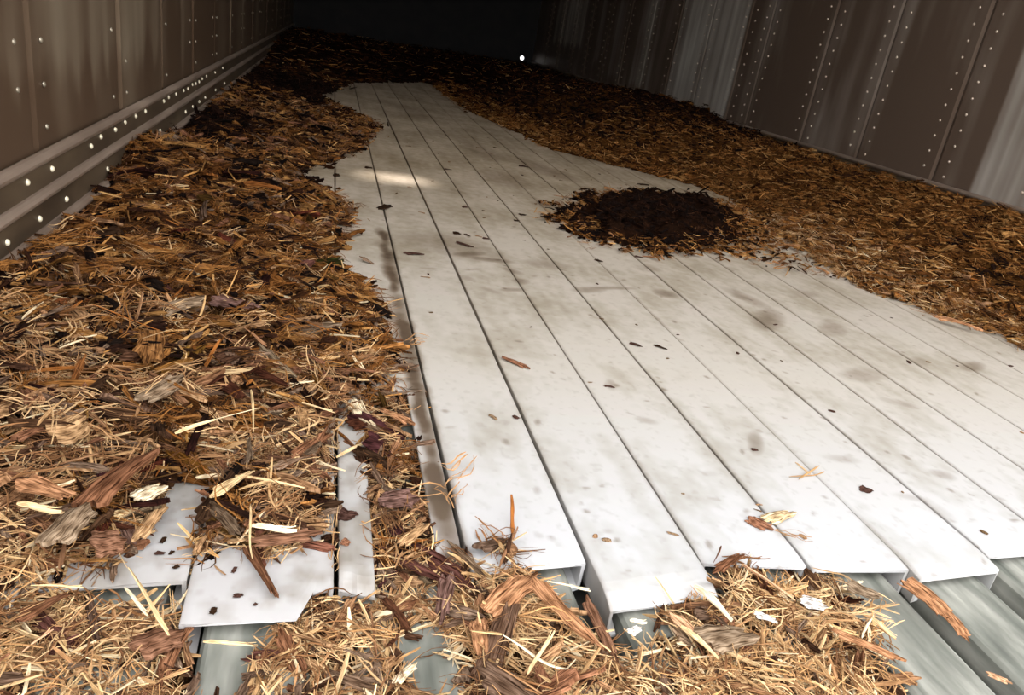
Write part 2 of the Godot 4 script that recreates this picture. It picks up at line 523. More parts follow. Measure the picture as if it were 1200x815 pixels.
func settle_heaps() -> void:
	# the chips that show largest stand alone, the rest of each heap is joined
	for kind in picked:
		picked[kind].sort_custom(func(a, b): return a.size > b.size)
		for i in picked[kind].size():
			var e: Dictionary = picked[kind][i]
			if i < 230: single_chip(e)
			else: e.pile[1][[kind, e.which]].append(e)
	for hp in heaps:
		for key in hp[1]:
			var list: Array = hp[1][key]
			if list.is_empty(): continue
			var mesh: Mesh = {"bark": barks, "sliver": slivers, "fibre": fibres, "crumb": crumbs}[key[0]][key[1]]
			var mm := MultiMesh.new()
			mm.transform_format = MultiMesh.TRANSFORM_3D
			mm.use_colors = true
			mm.mesh = mesh
			mm.instance_count = list.size()
			for i in list.size():
				mm.set_instance_transform(i, list[i].x)
				mm.set_instance_color(i, list[i].c)
			var o := MultiMeshInstance3D.new()
			o.name = {"bark": "bark_litter", "sliver": "splinter_litter", "fibre": "shredded_fibre", "crumb": "bark_crumbs"}[key[0]]
			o.multimesh = mm
			o.material_override = mats[key[0] + "_any"]
			o.set_meta("kind", "stuff")
			hp[0].add_child(o, true)
		hp[0].remove_meta("bins_")

func toned(kind: String, c: Color) -> StandardMaterial3D:
	var q := Color(snappedf(c.r, 0.02), snappedf(c.g, 0.02), snappedf(c.b, 0.01))
	var key := kind + str(q)
	if not mats.has(key):
		var m: StandardMaterial3D = mats[kind + "_any"].duplicate()
		m.vertex_color_use_as_albedo = false
		m.albedo_color = Color(maxf(q.r, 0.01), maxf(q.g, 0.006), maxf(q.b, 0.004)).linear_to_srgb()
		mats[key] = m
	return mats[key]

func single_chip(e: Dictionary) -> void:
	var o := MeshInstance3D.new()
	var called := "bark_chip" if e.kind == "bark" else "wood_sliver"
	o.name = numbered(called)
	o.mesh = barks[e.which] if e.kind == "bark" else slivers[e.which]
	o.material_override = toned(e.kind, e.c)
	o.transform = e.x
	add_child(o)
	var w: Array = e.where.call(e.x.origin)
	var size := "large" if e.L > 0.055 else ("medium" if e.L > 0.035 else "small")
	if e.kind == "sliver": size = "long" if e.L > 0.055 else "short"
	var shape := "flat bark chip" if e.W > e.L * 0.5 else "narrow bark chip"
	if e.kind == "sliver": shape = "sliver"
	# how it lies in view, and the notable chip it lies nearest to
	var a := to_pixel(e.x * Vector3(0, 0, -0.5)); var b := to_pixel(e.x * Vector3(0, 0, 0.5))
	var dir := (b - a) if b.y < a.y else (a - b)
	var slope := rad_to_deg(atan2(-dir.y, dir.x))
	var lies := "level" if slope < 22 or slope > 158 else ("tilted right" if slope < 68 else ("tilted left" if slope > 112 else "upright"))
	var near := near_name(to_pixel(e.x.origin), 0.35)
	var words := "%s %s %s %s %s" % [size, e.tone, shape, lies, near if near else w[0]]
	if words.split(" ").size() > 15: words = "%s %s %s" % [size, e.tone, shape] + " " + near
	tag(o, words, "bark" if e.kind == "bark" else "splinter", "%s %s" % ["bark chips" if e.kind == "bark" else "wood slivers", w[0]])

func near_name(px: Vector2, best: float) -> String:
	var near := ""
	for n in notable:
		var dd: float = n[1].distance_to(px) / 400.0
		if dd < best:
			best = dd
			var off: Vector2 = px - n[1]
			var rel := ("right of" if off.x > 0 else "left of") if absf(off.x) > absf(off.y) else ("in front of" if off.y > 0 else "behind")
			near = rel + " the " + n[0]
	return near

func remember(label: String, a: Array, b: Array) -> void:
	var short := label
	for cut in [" standing", " running", " near ", " at ", " just ", " left ", " right ", " leaning", " lying", " crossing", " touching", " below", " above", " slanting", " pointing", " across", " over", " high ", " in ", " beside", " reaching", " on ", " inside", " caught", " alone", " far ", " between"]:
		var i := short.find(cut)
		if i > 0: short = short.left(i)
	if short.split(" ").size() >= 3 and short.split(" ").size() <= 5 and not notable.any(func(n): return n[0] == short):
		notable.append([short, Vector2((a[0] + b[0]) / 2.0, (a[1] + b[1]) / 2.0)])

var notable := []    # [short name, pixel] of the chips described one by one

# one chip laid between two points of the photograph's ground at height y
func lay(called: String, mesh: Mesh, mat: Material, a: Array, b: Array, width: float, thick: float, label: String, category: String, lift := 0.006, level = null, group := "") -> MeshInstance3D:
	var ga := ground_at((a[0] + b[0]) / 2.0, (a[1] + b[1]) / 2.0)
	var h: float = (maxf(heap(ga.x, ga.z), -0.02) if level == null else level) + lift
	if level == null and (dist_at(ga.x, ga.z) < 0.01 or ga.z < (-0.48 if ga.x < 0.03 else -0.53)): h = maxf(h, lift * 0.6)
	var p := ground_at(a[0], a[1], h); var q := ground_at(b[0], b[1], h)
	var o := MeshInstance3D.new()
	o.name = numbered(called)
	o.mesh = mesh
	o.material_override = mat
	var z := (q - p)
	var L := z.length()
	var zn := z / maxf(L, 1e-5)
	var bs := Basis(Vector3.UP.cross(zn).normalized(), Vector3.UP, zn)
	o.transform = Transform3D(bs * Basis(Vector3.BACK, rng.randf_range(-0.15, 0.15)) * Basis.from_scale(Vector3(width, thick, L)), (p + q) / 2.0)
	add_child(o)
	tag(o, label, category, group)
	return o

# ================================================================ the scene
func _ready() -> void:
	rng.seed = 2024
	# ---- camera: lens and stance measured from the planks, the rails and the wall streaks (the photographer tilted it)
	var right := Vector3(0.96626406, 0.15423399, 0.20626597)
	var up := Vector3(-0.06026985, 0.91403721, -0.4011278)
	var back := Vector3(-0.25040231, 0.37516376, 0.89249697)
	cam_basis = Basis(right, up, back).orthonormalized()
	var cam := Camera3D.new()
	cam.name = "camera"
	cam.transform = Transform3D(cam_basis, Vector3(0, EYE, 0))
	cam.fov = rad_to_deg(2.0 * atan(407.5 / 900.0))
	cam.near = 0.02
	cam.far = 300.0
	add_child(cam)
	# ---- sky: bright overcast behind the photographer
	var sm := ProceduralSkyMaterial.new()
	sm.sky_top_color = Color(0.97, 0.98, 1.0)
	sm.sky_horizon_color = Color(0.70, 0.70, 0.70)
	sm.ground_bottom_color = Color(0.45, 0.44, 0.42)
	sm.ground_horizon_color = Color(0.55, 0.54, 0.52)
	sm.sky_energy_multiplier = 1.0
	var sky := Sky.new(); sky.sky_material = sm
	var env := Environment.new()
	env.background_mode = Environment.BG_SKY
	env.sky = sky
	env.ambient_light_source = Environment.AMBIENT_SOURCE_DISABLED
	env.tonemap_mode = Environment.TONE_MAPPER_LINEAR
	env.tonemap_exposure = 7.4
	env.sdfgi_enabled = true; env.ssao_enabled = true; env.ssil_enabled = true
	var we := WorldEnvironment.new(); we.name = "sky"; we.environment = env
	add_child(we)
	# ---- veiled sun, high in front: it only finds its way in through a slit in the roof
	var sun := DirectionalLight3D.new()
	sun.name = "sun"
	sun.light_energy = 0.36
	sun.light_color = Color(1.0, 0.98, 0.97)
	sun.light_angular_distance = 2.5
	sun.shadow_enabled = true
	add_child(sun)
	sun.look_at_from_position(Vector3.ZERO, Vector3(0.06, -1.0, 0.42))

	n_lumps.seed = 3; n_lumps.frequency = 0.075; n_lumps.fractal_octaves = 3
	n_edge.seed = 21; n_edge.frequency = 0.12; n_edge.fractal_octaves = 2
	n_fine.seed = 8; n_fine.frequency = 0.35; n_fine.fractal_octaves = 2
	# ---- outlines on the floor, read off the photograph
	clear_poly = outline([[375, 115], [420, 98], [500, 98], [520, 112], [545, 130], [600, 155], [640, 175], [700, 190], [760, 205], [800, 215], [850, 232], [895, 262], [925, 285], [960, 310], [1010, 340], [1080, 365], [1150, 388], [1200, 412]])
	clear_poly.append_array(PackedVector2Array([Vector2(1.45, -0.95), Vector2(1.45, -0.14), Vector2(0.52, -0.14)]))
	clear_poly.append_array(outline([[1052, 810], [1046, 740], [1030, 700], [1000, 676], [965, 664], [872, 657], [856, 652], [845, 690], [790, 705], [768, 712], [700, 704], [690, 672], [612, 664], [598, 648], [566, 630], [556, 655], [510, 655], [505, 590], [497, 540], [485, 480], [475, 440], [462, 400], [455, 360], [430, 335], [395, 310], [400, 292], [412, 275], [420, 248], [395, 230], [362, 214], [360, 200], [420, 185], [435, 165], [450, 150], [400, 126]]))
	build_grid()
	patches = [
		outline([[100, 692], [165, 652], [186, 600], [214, 572], [241, 568], [213, 690]]),
		outline([[213, 738], [240, 672], [268, 638], [296, 660], [322, 700], [325, 730]]),
		outline([[318, 686], [322, 655], [368, 640], [384, 612], [386, 686]]),
		outline([[391, 505], [412, 503], [437, 692], [392, 700]]),
		outline([[225, 732], [287, 732], [284, 815], [224, 815]]),
		outline([[705, 704], [772, 704], [770, 735], [748, 748], [722, 745], [708, 728]]),
		outline([[480, 715], [512, 722], [520, 770], [512, 815], [494, 815], [478, 752]]),
		outline([[636, 664], [692, 664], [690, 692], [655, 684]]),
	]
	clump_poly = outline([[655, 258], [690, 232], [760, 230], [830, 238], [872, 262], [850, 292], [760, 297], [690, 280]])

	make_materials()
	build_shell()
	build_floor()
	for k in 7: barks.append(bark_mesh(100 + k))
	for k in 5: slivers.append(sliver_mesh(200 + k))
	for k in 4: fibres.append(fibre_mesh(300 + k))
	for k in 3: crumbs.append(crumb_mesh(400 + k))
	build_heaps()
	build_notable_chips()
	settle_heaps()
	build_floor_debris()
	tell_apart()

func make_materials() -> void:
	var pt := plank_texture()
	var m := plain(Color.WHITE, 1.0)
	m.albedo_texture = pt[0]
	m.roughness_texture = pt[1]
	m.metallic = 0.12
	m.texture_repeat = false
	mats.plank = m
	mats.bearer = noisy(Color8(66, 68, 60), Color8(156, 153, 142), 31, 2.2, 0.8, 0.1, 0.2, Vector3(2.6, 2.6, 0.45))
	mats.deck = noisy(Color8(34, 34, 30), Color8(70, 66, 58), 32, 3.0, 0.9)
	mats.left = plain(Color.WHITE, 0.42, 0.35)
	mats.left.albedo_texture = wall_texture(41, Color8(84, 65, 49), Color8(178, 166, 142), [[-0.3, -2.09, 0.36, 0.25], [-2.33, -2.42, 0.35, 0.16], [-3.35, -3.5, 0.3, 0.2], [-4.5, -4.7, 0.3, 0.2]], 8.7, 2.6, 0.40, 0.15)
	mats.right = plain(Color.WHITE, 0.45, 0.3)
	mats.right.albedo_texture = wall_texture(51, Color8(106, 88, 74), Color8(222, 216, 204), [[-0.3, -2.24, 0.75, 0.1], [-2.72, -2.92, 0.22, 0.2], [-3.1, -3.17, 0.2, 0.25], [-3.74, -3.82, 0.2, 0.1], [-4.0, -4.92, 0.85, 0.1], [-5.2, -5.6, 0.5, 0.2], [-5.8, -6.1, 0.4, 0.22], [-6.35, -6.5, 0.5, 0.3], [-6.9, -7.9, 0.6, 0.4]], 8.7, 2.6, 0.3)
	mats.plate = noisy(Color8(58, 46, 34), Color8(104, 88, 68), 49, 2.0, 0.5, 0.3, 0.0, Vector3(1, 1, 0.3))
	mats.rivet_glint = plain(Color8(226, 214, 184), 0.35, 0.2)  # glints of the rail rivets put into a paler colour
	mats.rivet_right = plain(Color8(186, 166, 146), 0.35, 0.3)
	mats.rail = noisy(Color8(112, 94, 80), Color8(170, 150, 132), 42, 2.0, 0.4, 0.4, 0.0, Vector3(1, 1, 0.3))
	mats.rivet = plain(Color8(140, 130, 112), 0.3, 0.5)
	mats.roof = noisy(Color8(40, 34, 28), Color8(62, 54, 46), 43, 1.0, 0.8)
	mats.unlit_black = noisy(Color8(10, 8, 7), Color8(24, 20, 17), 48, 1.0, 0.9)  # near black stands in for the unlit far end
	mats.ground = noisy(Color8(118, 116, 112), Color8(158, 155, 148), 44, 0.6, 0.95)
	mats.mulch = noisy(Color8(28, 17, 9), Color8(92, 62, 38), 45, 9.0, 0.95, 0.0, 1.0)
	mats.mulch.metallic_specular = 0.1
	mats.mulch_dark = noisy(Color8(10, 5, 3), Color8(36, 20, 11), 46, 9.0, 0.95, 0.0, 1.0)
	mats.mulch_orange = noisy(Color8(30, 17, 6), Color8(88, 55, 23), 47, 9.0, 0.95, 0.0, 1.0)
	mats.mulch_dark.metallic_specular = 0.05; mats.mulch_orange.metallic_specular = 0.1
	var gb := grain_texture(61, 0.55, 0.35)
	var gs := grain_texture(71, 0.82, 0.75)
	for k in [["bark", gb, 0.96], ["sliver", gs, 0.7], ["fibre", gs, 0.85], ["crumb", gb, 0.95]]:
		var c := plain(Color.WHITE, k[2])
		c.albedo_texture = k[1][0]
		c.normal_enabled = true
		c.normal_texture = k[1][1]
		c.normal_scale = 0.8
		c.vertex_color_use_as_albedo = true
		c.cull_mode = BaseMaterial3D.CULL_DISABLED
		c.metallic_specular = 0.15
		mats[k[0] + "_any"] = c

func wall_panel(x: float, t: float, z0: float, z1: float, y0: float, y1: float, side: float) -> ArrayMesh:
	# one sheet with folded edges; side +1: its face looks to +x
	var st := begin()
	var f := x + side * t
	var e := 0.012
	var zs := [z0, z0 - e, z1 + e, z1]
	var xs := [x, f, f, x]
	for k in 3:
		var q := [Vector3(xs[k], y0, zs[k]), Vector3(xs[k], y1, zs[k]), Vector3(xs[k + 1], y1, zs[k + 1]), Vector3(xs[k + 1], y0, zs[k + 1])]
		if side < 0: q.reverse()
		var u := []
		for p in q: u.append(Vector2(-p.z / 8.7, 1.0 - p.y / 2.6))
		quad(st, q[0], q[1], q[2], q[3], u[0], u[1], u[2], u[3])
	return done(st)

func rivet_mesh() -> ArrayMesh:
	var st := begin(0)
	var rad := [0.0042, 0.0037, 0.0022, 0.0]
	var hgt := [0.0, 0.0016, 0.0028, 0.0032]
	for i in 3:
		for j in 8:
			var a := TAU * j / 8.0; var b := TAU * (j + 1) / 8.0
			quad(st, Vector3(hgt[i], rad[i] * cos(a), rad[i] * sin(a)), Vector3(hgt[i + 1], rad[i + 1] * cos(a), rad[i + 1] * sin(a)), Vector3(hgt[i + 1], rad[i + 1] * cos(b), rad[i + 1] * sin(b)), Vector3(hgt[i], rad[i] * cos(b), rad[i] * sin(b)))
	return done(st)

func rivets(parent: Node, spots: Array, side: float, mat: Material, grow := 1.0) -> void:
	var mm := MultiMesh.new()
	mm.transform_format = MultiMesh.TRANSFORM_3D
	mm.mesh = rivet_mesh()
	mm.instance_count = spots.size()
	for i in spots.size():
		mm.set_instance_transform(i, Transform3D((Basis() if side > 0 else Basis(Vector3.UP, PI)) * Basis.from_scale(Vector3(grow, grow, grow)), spots[i]))
	var o := MultiMeshInstance3D.new()
	o.name = "rivets"
	o.multimesh = mm
	o.material_override = mat
	o.set_meta("kind", "stuff")
	parent.add_child(o, true)

func rail(called: String, label: String, x: float, side: float) -> void:
	# kick rail: a shallow plate with three rounded ribs
	var o := thing(called, label, "", "", "structure")
	var make := func(pts: Array) -> ArrayMesh:
		var prof := PackedVector2Array()
		for p in pts: prof.append(Vector2(x + side * p[0], p[1]))
		if side < 0: prof.reverse()
		var st := begin()
		extrude(st, prof, func(_x): return ZR, ZF + 0.005, 0.0, [0.0])
		return done(st)
	part("rail_plate", make.call([[0, .058], [.006, .060], [.006, .174], [0, .176]]), mats.plate, o)
	for c in [.065, .119, .169]:
		part("rib", make.call([[.005, c - .009], [.0105, c - .0075], [.0145, c - .003], [.0155, c + .001], [.0135, c + .005], [.0095, c + .008], [.005, c + .009]]), mats.rail, o)

func build_shell() -> void:
	var gr := part("ground", box_mesh(Vector3(-40, -1.5, -110), Vector3(40, -1.3, 40)), mats.ground, self, "structure")
	tag(gr, "pale yard ground under and behind the trailer")
	# left wall
	var wl := thing("wall_left", "dark stained aluminium left wall of riveted sheets", "", "", "structure")
	part("outer_skin", box_mesh(Vector3(XL - 0.06, -0.12, ZF), Vector3(XL - 0.004, 2.6, ZR + 0.02)), mats.roof, wl)
	var seams := [-0.30, -0.75, -1.205, -1.68, -2.085, -2.53, -2.98, -3.43, -3.88, -4.33, -4.78, -5.23, -5.68, -6.13, -6.58, -7.03, -7.48, -7.93, -8.6]
	for k in seams.size() - 1:
		part("wall_panel", wall_panel(XL - 0.004, 0.004 if k % 2 == 0 else 0.0055, seams[k], seams[k + 1] + 0.002, -0.1, 2.6, 1.0), mats.left, wl)
	var spots := []
	for s in seams.slice(1, -1):
		for y in range(13):
			if rng.randf() < 0.6: spots.append(Vector3(XL + 0.001, 0.205 + y * 0.0585, s + 0.055))
			if rng.randf() < 0.6: spots.append(Vector3(XL + 0.001, 0.203 + y * 0.0585, s - 0.045))
	rivets(wl, spots, 1.0, mats.rivet)
	spots = []
	rng.seed = 9
	var z := -0.6
	while z > -3.2:
		spots.append(Vector3(XL + 0.0086, 0.150 + rng.randf_range(-.004, .004), z))
		z -= [0.06, 0.06, 0.075, 0.20, 0.10, 0.07, 0.045, 0.11, 0.19, 0.09][rng.randi() % 10]
	z = -0.7
	while z > -3.2:
		spots.append(Vector3(XL + 0.0086, 0.089, z))
		z -= [0.12, 0.24, 0.35][rng.randi() % 3]
	rivets(wl, spots, 1.0, mats.rivet_glint, 1.15)
	rail("trim_1", "ribbed kick rail with three ridges along the left wall", XL + .0026, 1.0)
	# right wall
	var wr := thing("wall_right", "grey right wall of riveted sheets with pale vertical streaks", "", "", "structure")
	part("outer_skin", box_mesh(Vector3(XR + 0.004, -0.12, ZF), Vector3(XR + 0.06, 2.6, ZR + 0.02)), mats.roof, wr)
	seams = [-0.30, -0.60, -1.05, -1.50, -1.94, -2.385, -2.83, -3.25, -3.78, -4.0, -4.45, -4.90, -5.35, -5.80, -6.25, -6.70, -7.15, -7.60, -8.05, -8.6]
	for k in seams.size() - 1:
		part("wall_panel", wall_panel(XR + 0.004, 0.004 if k % 2 == 0 else 0.005, seams[k], seams[k + 1] + 0.002, -0.1, 2.6, -1.0), mats.right, wr)
	spots = []
	for s in seams.slice(1, -1):
		for y in range(13):
			spots.append(Vector3(XR - 0.001, 0.20 + y * 0.053, s + 0.055))
			spots.append(Vector3(XR - 0.001, 0.22 + y * 0.053, s - 0.055))
	rivets(wr, spots, -1.0, mats.rivet_right, 1.2)
	rail("trim_2", "kick rail along the right wall just above the mulch", XR - .0026, -1.0)
	# roof with a slit, front wall with a hole
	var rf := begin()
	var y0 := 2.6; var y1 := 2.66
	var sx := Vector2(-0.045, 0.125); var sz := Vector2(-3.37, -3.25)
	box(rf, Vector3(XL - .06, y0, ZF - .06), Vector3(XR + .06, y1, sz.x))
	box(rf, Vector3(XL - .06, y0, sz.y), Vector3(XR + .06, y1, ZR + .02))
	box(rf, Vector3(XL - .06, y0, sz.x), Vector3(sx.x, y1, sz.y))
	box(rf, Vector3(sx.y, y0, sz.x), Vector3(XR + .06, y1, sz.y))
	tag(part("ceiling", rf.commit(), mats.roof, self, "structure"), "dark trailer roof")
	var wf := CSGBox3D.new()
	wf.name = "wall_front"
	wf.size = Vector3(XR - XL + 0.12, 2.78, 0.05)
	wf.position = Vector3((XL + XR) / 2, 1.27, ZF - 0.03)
	wf.material = mats.unlit_black
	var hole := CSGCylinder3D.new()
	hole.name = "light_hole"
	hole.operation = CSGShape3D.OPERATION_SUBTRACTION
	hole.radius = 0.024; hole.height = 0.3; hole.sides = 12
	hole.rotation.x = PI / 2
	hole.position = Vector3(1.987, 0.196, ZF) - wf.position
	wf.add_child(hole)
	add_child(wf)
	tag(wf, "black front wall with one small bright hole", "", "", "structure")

func plank_profile(x0: float, x1: float, legs := 3) -> PackedVector2Array:
	var c := 0.0010
	var pts := []
	# counter-clockwise seen from +z, starting at the left outside bottom
	if legs & 1: pts.append_array([[x0 + .001, -.030], [x0 + .012, -.030], [x0 + .012, -.0275], [x0 + .0036, -.0275], [x0 + .0036, -.0036]])
	else: pts.append_array([[x0, -.0032]])
	if legs & 2: pts.append_array([[x1 - .0036, -.0036], [x1 - .0036, -.0275], [x1 - .012, -.0275], [x1 - .012, -.030], [x1 - .001, -.030]])
	else: pts.append_array([[x1, -.0032]])
	pts.append_array([[x1, -c], [x1 - c * .4, -c * .35], [x1 - c * 1.4, 0]])
	for k in range(1, 8): pts.append([lerpf(x1, x0, k / 8.0), 0.0])
	pts.append_array([[x0 + c * 1.4, 0], [x0 + c * .4, -c * .35], [x0, -c]])
	var out := PackedVector2Array()
	for p in pts: out.append(Vector2(p[0], p[1]))
	return out

func build_floor() -> void:
	var fl := thing("floor", "pale scoured aluminium plank floor running into the dark", "", "", "structure")
	# half-gaps at each seam, metres: some joints are packed with dust
	var gap := [.001, .0012, .0012, .0016, .0017, .0022, .0012, .0016, .0005, .0020, .0014, .0016, .0014, .0012, .0012, .0012, .0012, .0012, .0012, .0012, .0012, .0012, .0012]
	var ends := [-.49, -.507, -.468, -.5, -.522, -.478, -.530, -.519, -.503, -.536, -.52, -.53, -.51, -.525, -.53, -.52, -.53, -.52, -.53, -.52, -.53]
	for k in 21:
		var x0: float = SEAM0 + k * PITCH + gap[k]
		var x1: float = SEAM0 + (k + 1) * PITCH - gap[k + 1]
		var st := begin()
		var zn: float = ends[k]
		var label := ""
		var r := RandomNumberGenerator.new(); r.seed = 900 + k
		var skew := r.randf_range(-0.12, 0.12)
		var ragged := FastNoiseLite.new(); ragged.seed = k; ragged.frequency = 0.9
		var cut := func(x: float) -> float: return zn + (x - x0) * skew + ragged.get_noise_1d(x * 100.0) * 0.0035
		if k == 2:      # cut back in a corner, pushed forward
			cut = func(x: float) -> float: return zn - 0.036 * ss(0.005, 0.012, x) + ragged.get_noise_1d(x * 100.0) * 0.002
			extrude(st, plank_profile(x0, x1), cut, -8.58, 0.0015)
			label = "torn plank whose speckled corner sticks out farthest at left"
		elif k == 3:    # torn open: two strips with a slot between them
			var sl := func(x: float) -> float: return -0.508 + (x - 0.03) * 0.35 + ragged.get_noise_1d(x * 100.0) * 0.003
			extrude(st, plank_profile(x0 + .001, 0.061, 1), sl, -0.872, 0.007)
			var sr := func(x: float) -> float: return -0.540 + (x - 0.12) * 0.3 + ragged.get_noise_1d(x * 100.0) * 0.004
			extrude(st, plank_profile(0.1165, x1 - .001, 2), sr, -0.868, 0.006)
			var whole := func(x: float) -> float: return -0.864 + ragged.get_noise_1d(x * 100.0) * 0.006
			extrude(st, plank_profile(x0, x1), whole, -8.58, 0.0)
			label = "torn plank split into two strips with a mulch filled slot"
		elif k == 5:
			var sb := func(x: float) -> float: return -0.474 - (x - x0) * 0.14 + ragged.get_noise_1d(x * 130.0) * 0.0025
			extrude(st, plank_profile(x0, x1), sb, -8.58, 0.006)
			label = "plank whose bent bright lip reaches forward over a dark recess"
		else:
			extrude(st, plank_profile(x0, x1), cut, -8.58, 0.002)
		var o := part("plank", done(st), mats.plank, fl)
		if label: o.set_meta("label", label)
	# bearers that the planks ride on, showing below their cut ends
	var us := thing("floor_frame", "weathered grey bearers of the floor under the cut plank ends", "", "", "structure")
	for k in range(0, 19):
		var c := SEAM0 + (k + 0.5) * PITCH
		var hw := 0.040
		var prof := PackedVector2Array([Vector2(c - hw, -.058), Vector2(c + hw, -.058), Vector2(c + hw, -.021), Vector2(c + hw - .003, -.0175), Vector2(c + hw - .006, -.0165), Vector2(c - hw + .006, -.0165), Vector2(c - hw + .003, -.0175), Vector2(c - hw, -.021)])
		var st := begin()
		extrude(st, prof, func(_x): return ZR + 0.06, -1.6 if k < 12 else -0.9, 0.0, [0.0])
		part("bearer", done(st), mats.bearer, us)
	part("under_deck", box_mesh(Vector3(XL, -0.12, ZF), Vector3(XR, -0.058, ZR + 0.06)), mats.deck, us)

func build_heaps() -> void:
	var brown := [["reddish brown", lin(128, 88, 64)], ["dark brown", lin(84, 58, 42)], ["tan", lin(164, 128, 92)], ["greyish brown", lin(124, 102, 84)], ["dark brown", lin(66, 44, 31)], ["tan", lin(150, 112, 80)], ["greyish brown", lin(106, 84, 68)]]
	var pale := [["straw coloured", lin(210, 178, 132)], ["tan", lin(184, 146, 102)], ["pale cream", lin(222, 200, 162)], ["tan", lin(162, 122, 84)], ["straw coloured", lin(200, 164, 116)]]
	var fib := [["tan", lin(170, 130, 90)], ["tan", lin(138, 98, 64)], ["pale", lin(198, 162, 118)], ["brown", lin(110, 76, 50)]]
	var deep := [["dark brown", lin(66, 40, 24)], ["dark brown", lin(92, 58, 36)], ["dark brown", lin(46, 28, 17)]]
	var near_tones := {"bark": brown, "sliver": pale, "fibre": fib, "crumb": deep + brown}
	var o_bark := [["orange brown", lin(118, 76, 36)], ["dark brown", lin(78, 47, 20)], ["orange brown", lin(142, 96, 50)], ["dark brown", lin(54, 31, 14)], ["tan", lin(156, 114, 66)]]
	var o_sliv := [["tan", lin(176, 126, 70)], ["straw coloured", lin(198, 152, 96)], ["orange brown", lin(140, 86, 40)]]
	var orange := {"bark": o_bark, "sliver": o_sliv, "fibre": [["tan", lin(140, 94, 48)], ["tan", lin(104, 64, 28)]], "crumb": o_bark}
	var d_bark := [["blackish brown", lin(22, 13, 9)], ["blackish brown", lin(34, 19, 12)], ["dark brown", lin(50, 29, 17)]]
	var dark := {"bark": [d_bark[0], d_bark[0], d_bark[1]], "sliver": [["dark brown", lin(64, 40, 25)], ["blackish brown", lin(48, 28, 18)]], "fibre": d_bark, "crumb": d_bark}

	# left heap
	var lp := thing("mulch_pile", "shredded brown bark mulch heaped along the left wall", "mulch", "", "stuff")
	part("mound", mound_mesh(XL + .004, 0.16, -1.45, -0.53, 0.009, 0.007, func(x, z): return dist_at(x, z) > 0.003), mats.mulch, lp, "stuff")
	part("mound", mound_mesh(XL + .004, 0.60, -5.0, -1.44, 0.022, 0.006, func(x, z): return dist_at(x, z) > 0.006), mats.mulch, lp, "stuff")
	var w_left := func(p: Vector3) -> Array:
		if p.z > -0.9 and p.x > 0.03: return ["in the torn slot between two plank strips"]
		if p.x < -0.22: return ["near the foot of the left wall" if p.z < -0.8 else "at the near left corner of the left heap"]
		if p.z > -0.75: return ["around the torn plank ends in the left heap"]
		return ["on the left heap beside the clear planks" if p.x > -0.08 else "in the middle of the left heap"]
	var near_pick := func(r: RandomNumberGenerator):
		var x := r.randf_range(XL + .01, 0.15); var z := -0.53 - pow(r.randf(), 1.25) * 1.0
		if dist_at(x, z) < 0.004 or in_patch(Vector2(x, z)): return null
		return Vector3(x, heap(x, z), z)
	strew(lp, 9500, near_pick, {"bark": .28, "sliver": .22, "fibre": .32, "crumb": .18}, near_tones, 1, w_left, 1.0, true, true, {"bark": o_bark + d_bark, "sliver": o_sliv + [["dark brown", lin(96, 62, 34)]], "fibre": orange.fibre + [["brown", lin(78, 50, 28)]], "crumb": d_bark}, func(p: Vector3) -> float: return maxf(ss(-0.60, -1.15, p.z) * 0.85, ss(0.05, 0.35, n_lumps.get_noise_2d(p.x * 90 + 40, p.z * 90)) * 0.85))  # darker chips in pockets and inward stand in for shade
	var mid_pick := func(r: RandomNumberGenerator):
		var x := r.randf_range(XL + .01, 0.3); var z := -1.5 - pow(r.randf(), 1.1) * 3.0
		if dist_at(x, z) < 0.006: return null
		return Vector3(x, heap(x, z), z)
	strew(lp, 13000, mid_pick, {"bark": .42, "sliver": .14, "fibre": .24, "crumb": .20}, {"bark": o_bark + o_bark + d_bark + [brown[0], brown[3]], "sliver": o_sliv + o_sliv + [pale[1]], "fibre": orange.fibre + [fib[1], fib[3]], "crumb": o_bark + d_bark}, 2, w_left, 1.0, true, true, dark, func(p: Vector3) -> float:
		var hollow_shade := exp(-pow((p.x + 0.33) / 0.13, 2.0) - pow((p.z + 2.45) / 0.32, 2.0)) * 1.1      # shade of the hollow by the rail, put into the chip colours
		return maxf(maxf(hollow_shade, ss(0.1, 0.4, n_lumps.get_noise_2d(p.x * 70, p.z * 70)) * 0.8), ss(-2.9, -3.8, p.z) * ss(0.15, -0.1, p.x) + ss(-3.6, -4.4, p.z) * 0.7))  # chips darkened by depth and in pockets to stand in for lost light
	# spill below the plank ends
	var sp := thing("mulch_spill", "loose pale splinters and bark below the cut plank ends", "mulch", "", "stuff")
	part("mound", mound_mesh(XL + .004, 0.56, -0.538, -0.25, 0.008, 0.008, func(x, z): return dist_at(x, z) > 0.003), mats.mulch, sp, "stuff")
	var w_spill := func(p: Vector3) -> Array:
		if p.x < -0.1: return ["at the lower left below the torn planks"]
		if p.x < 0.13: return ["below the split plank strips"]
		if p.x < 0.30: return ["in front of the bent plank lip"]
		return ["beside the bare grey bearers"]
	var spill_pick := func(r: RandomNumberGenerator):
		var x := r.randf_range(XL + .01, 0.53); var z := r.randf_range(-0.56, -0.36)
		if dist_at(x, z) < 0.003 or in_patch(Vector2(x, z)): return null
		return Vector3(x, heap(x, z), z)
	strew(sp, 4200, spill_pick, {"bark": .12, "sliver": .44, "fibre": .34, "crumb": .10}, {"bark": brown, "sliver": pale, "fibre": fib + [["pale", lin(222, 186, 138)], ["tan", lin(196, 150, 100)]], "crumb": brown}, 3, w_spill)
	# right heap
	var rp := thing("mulch_pile", "orange brown bark mulch sloping up to the right wall", "mulch", "", "stuff")
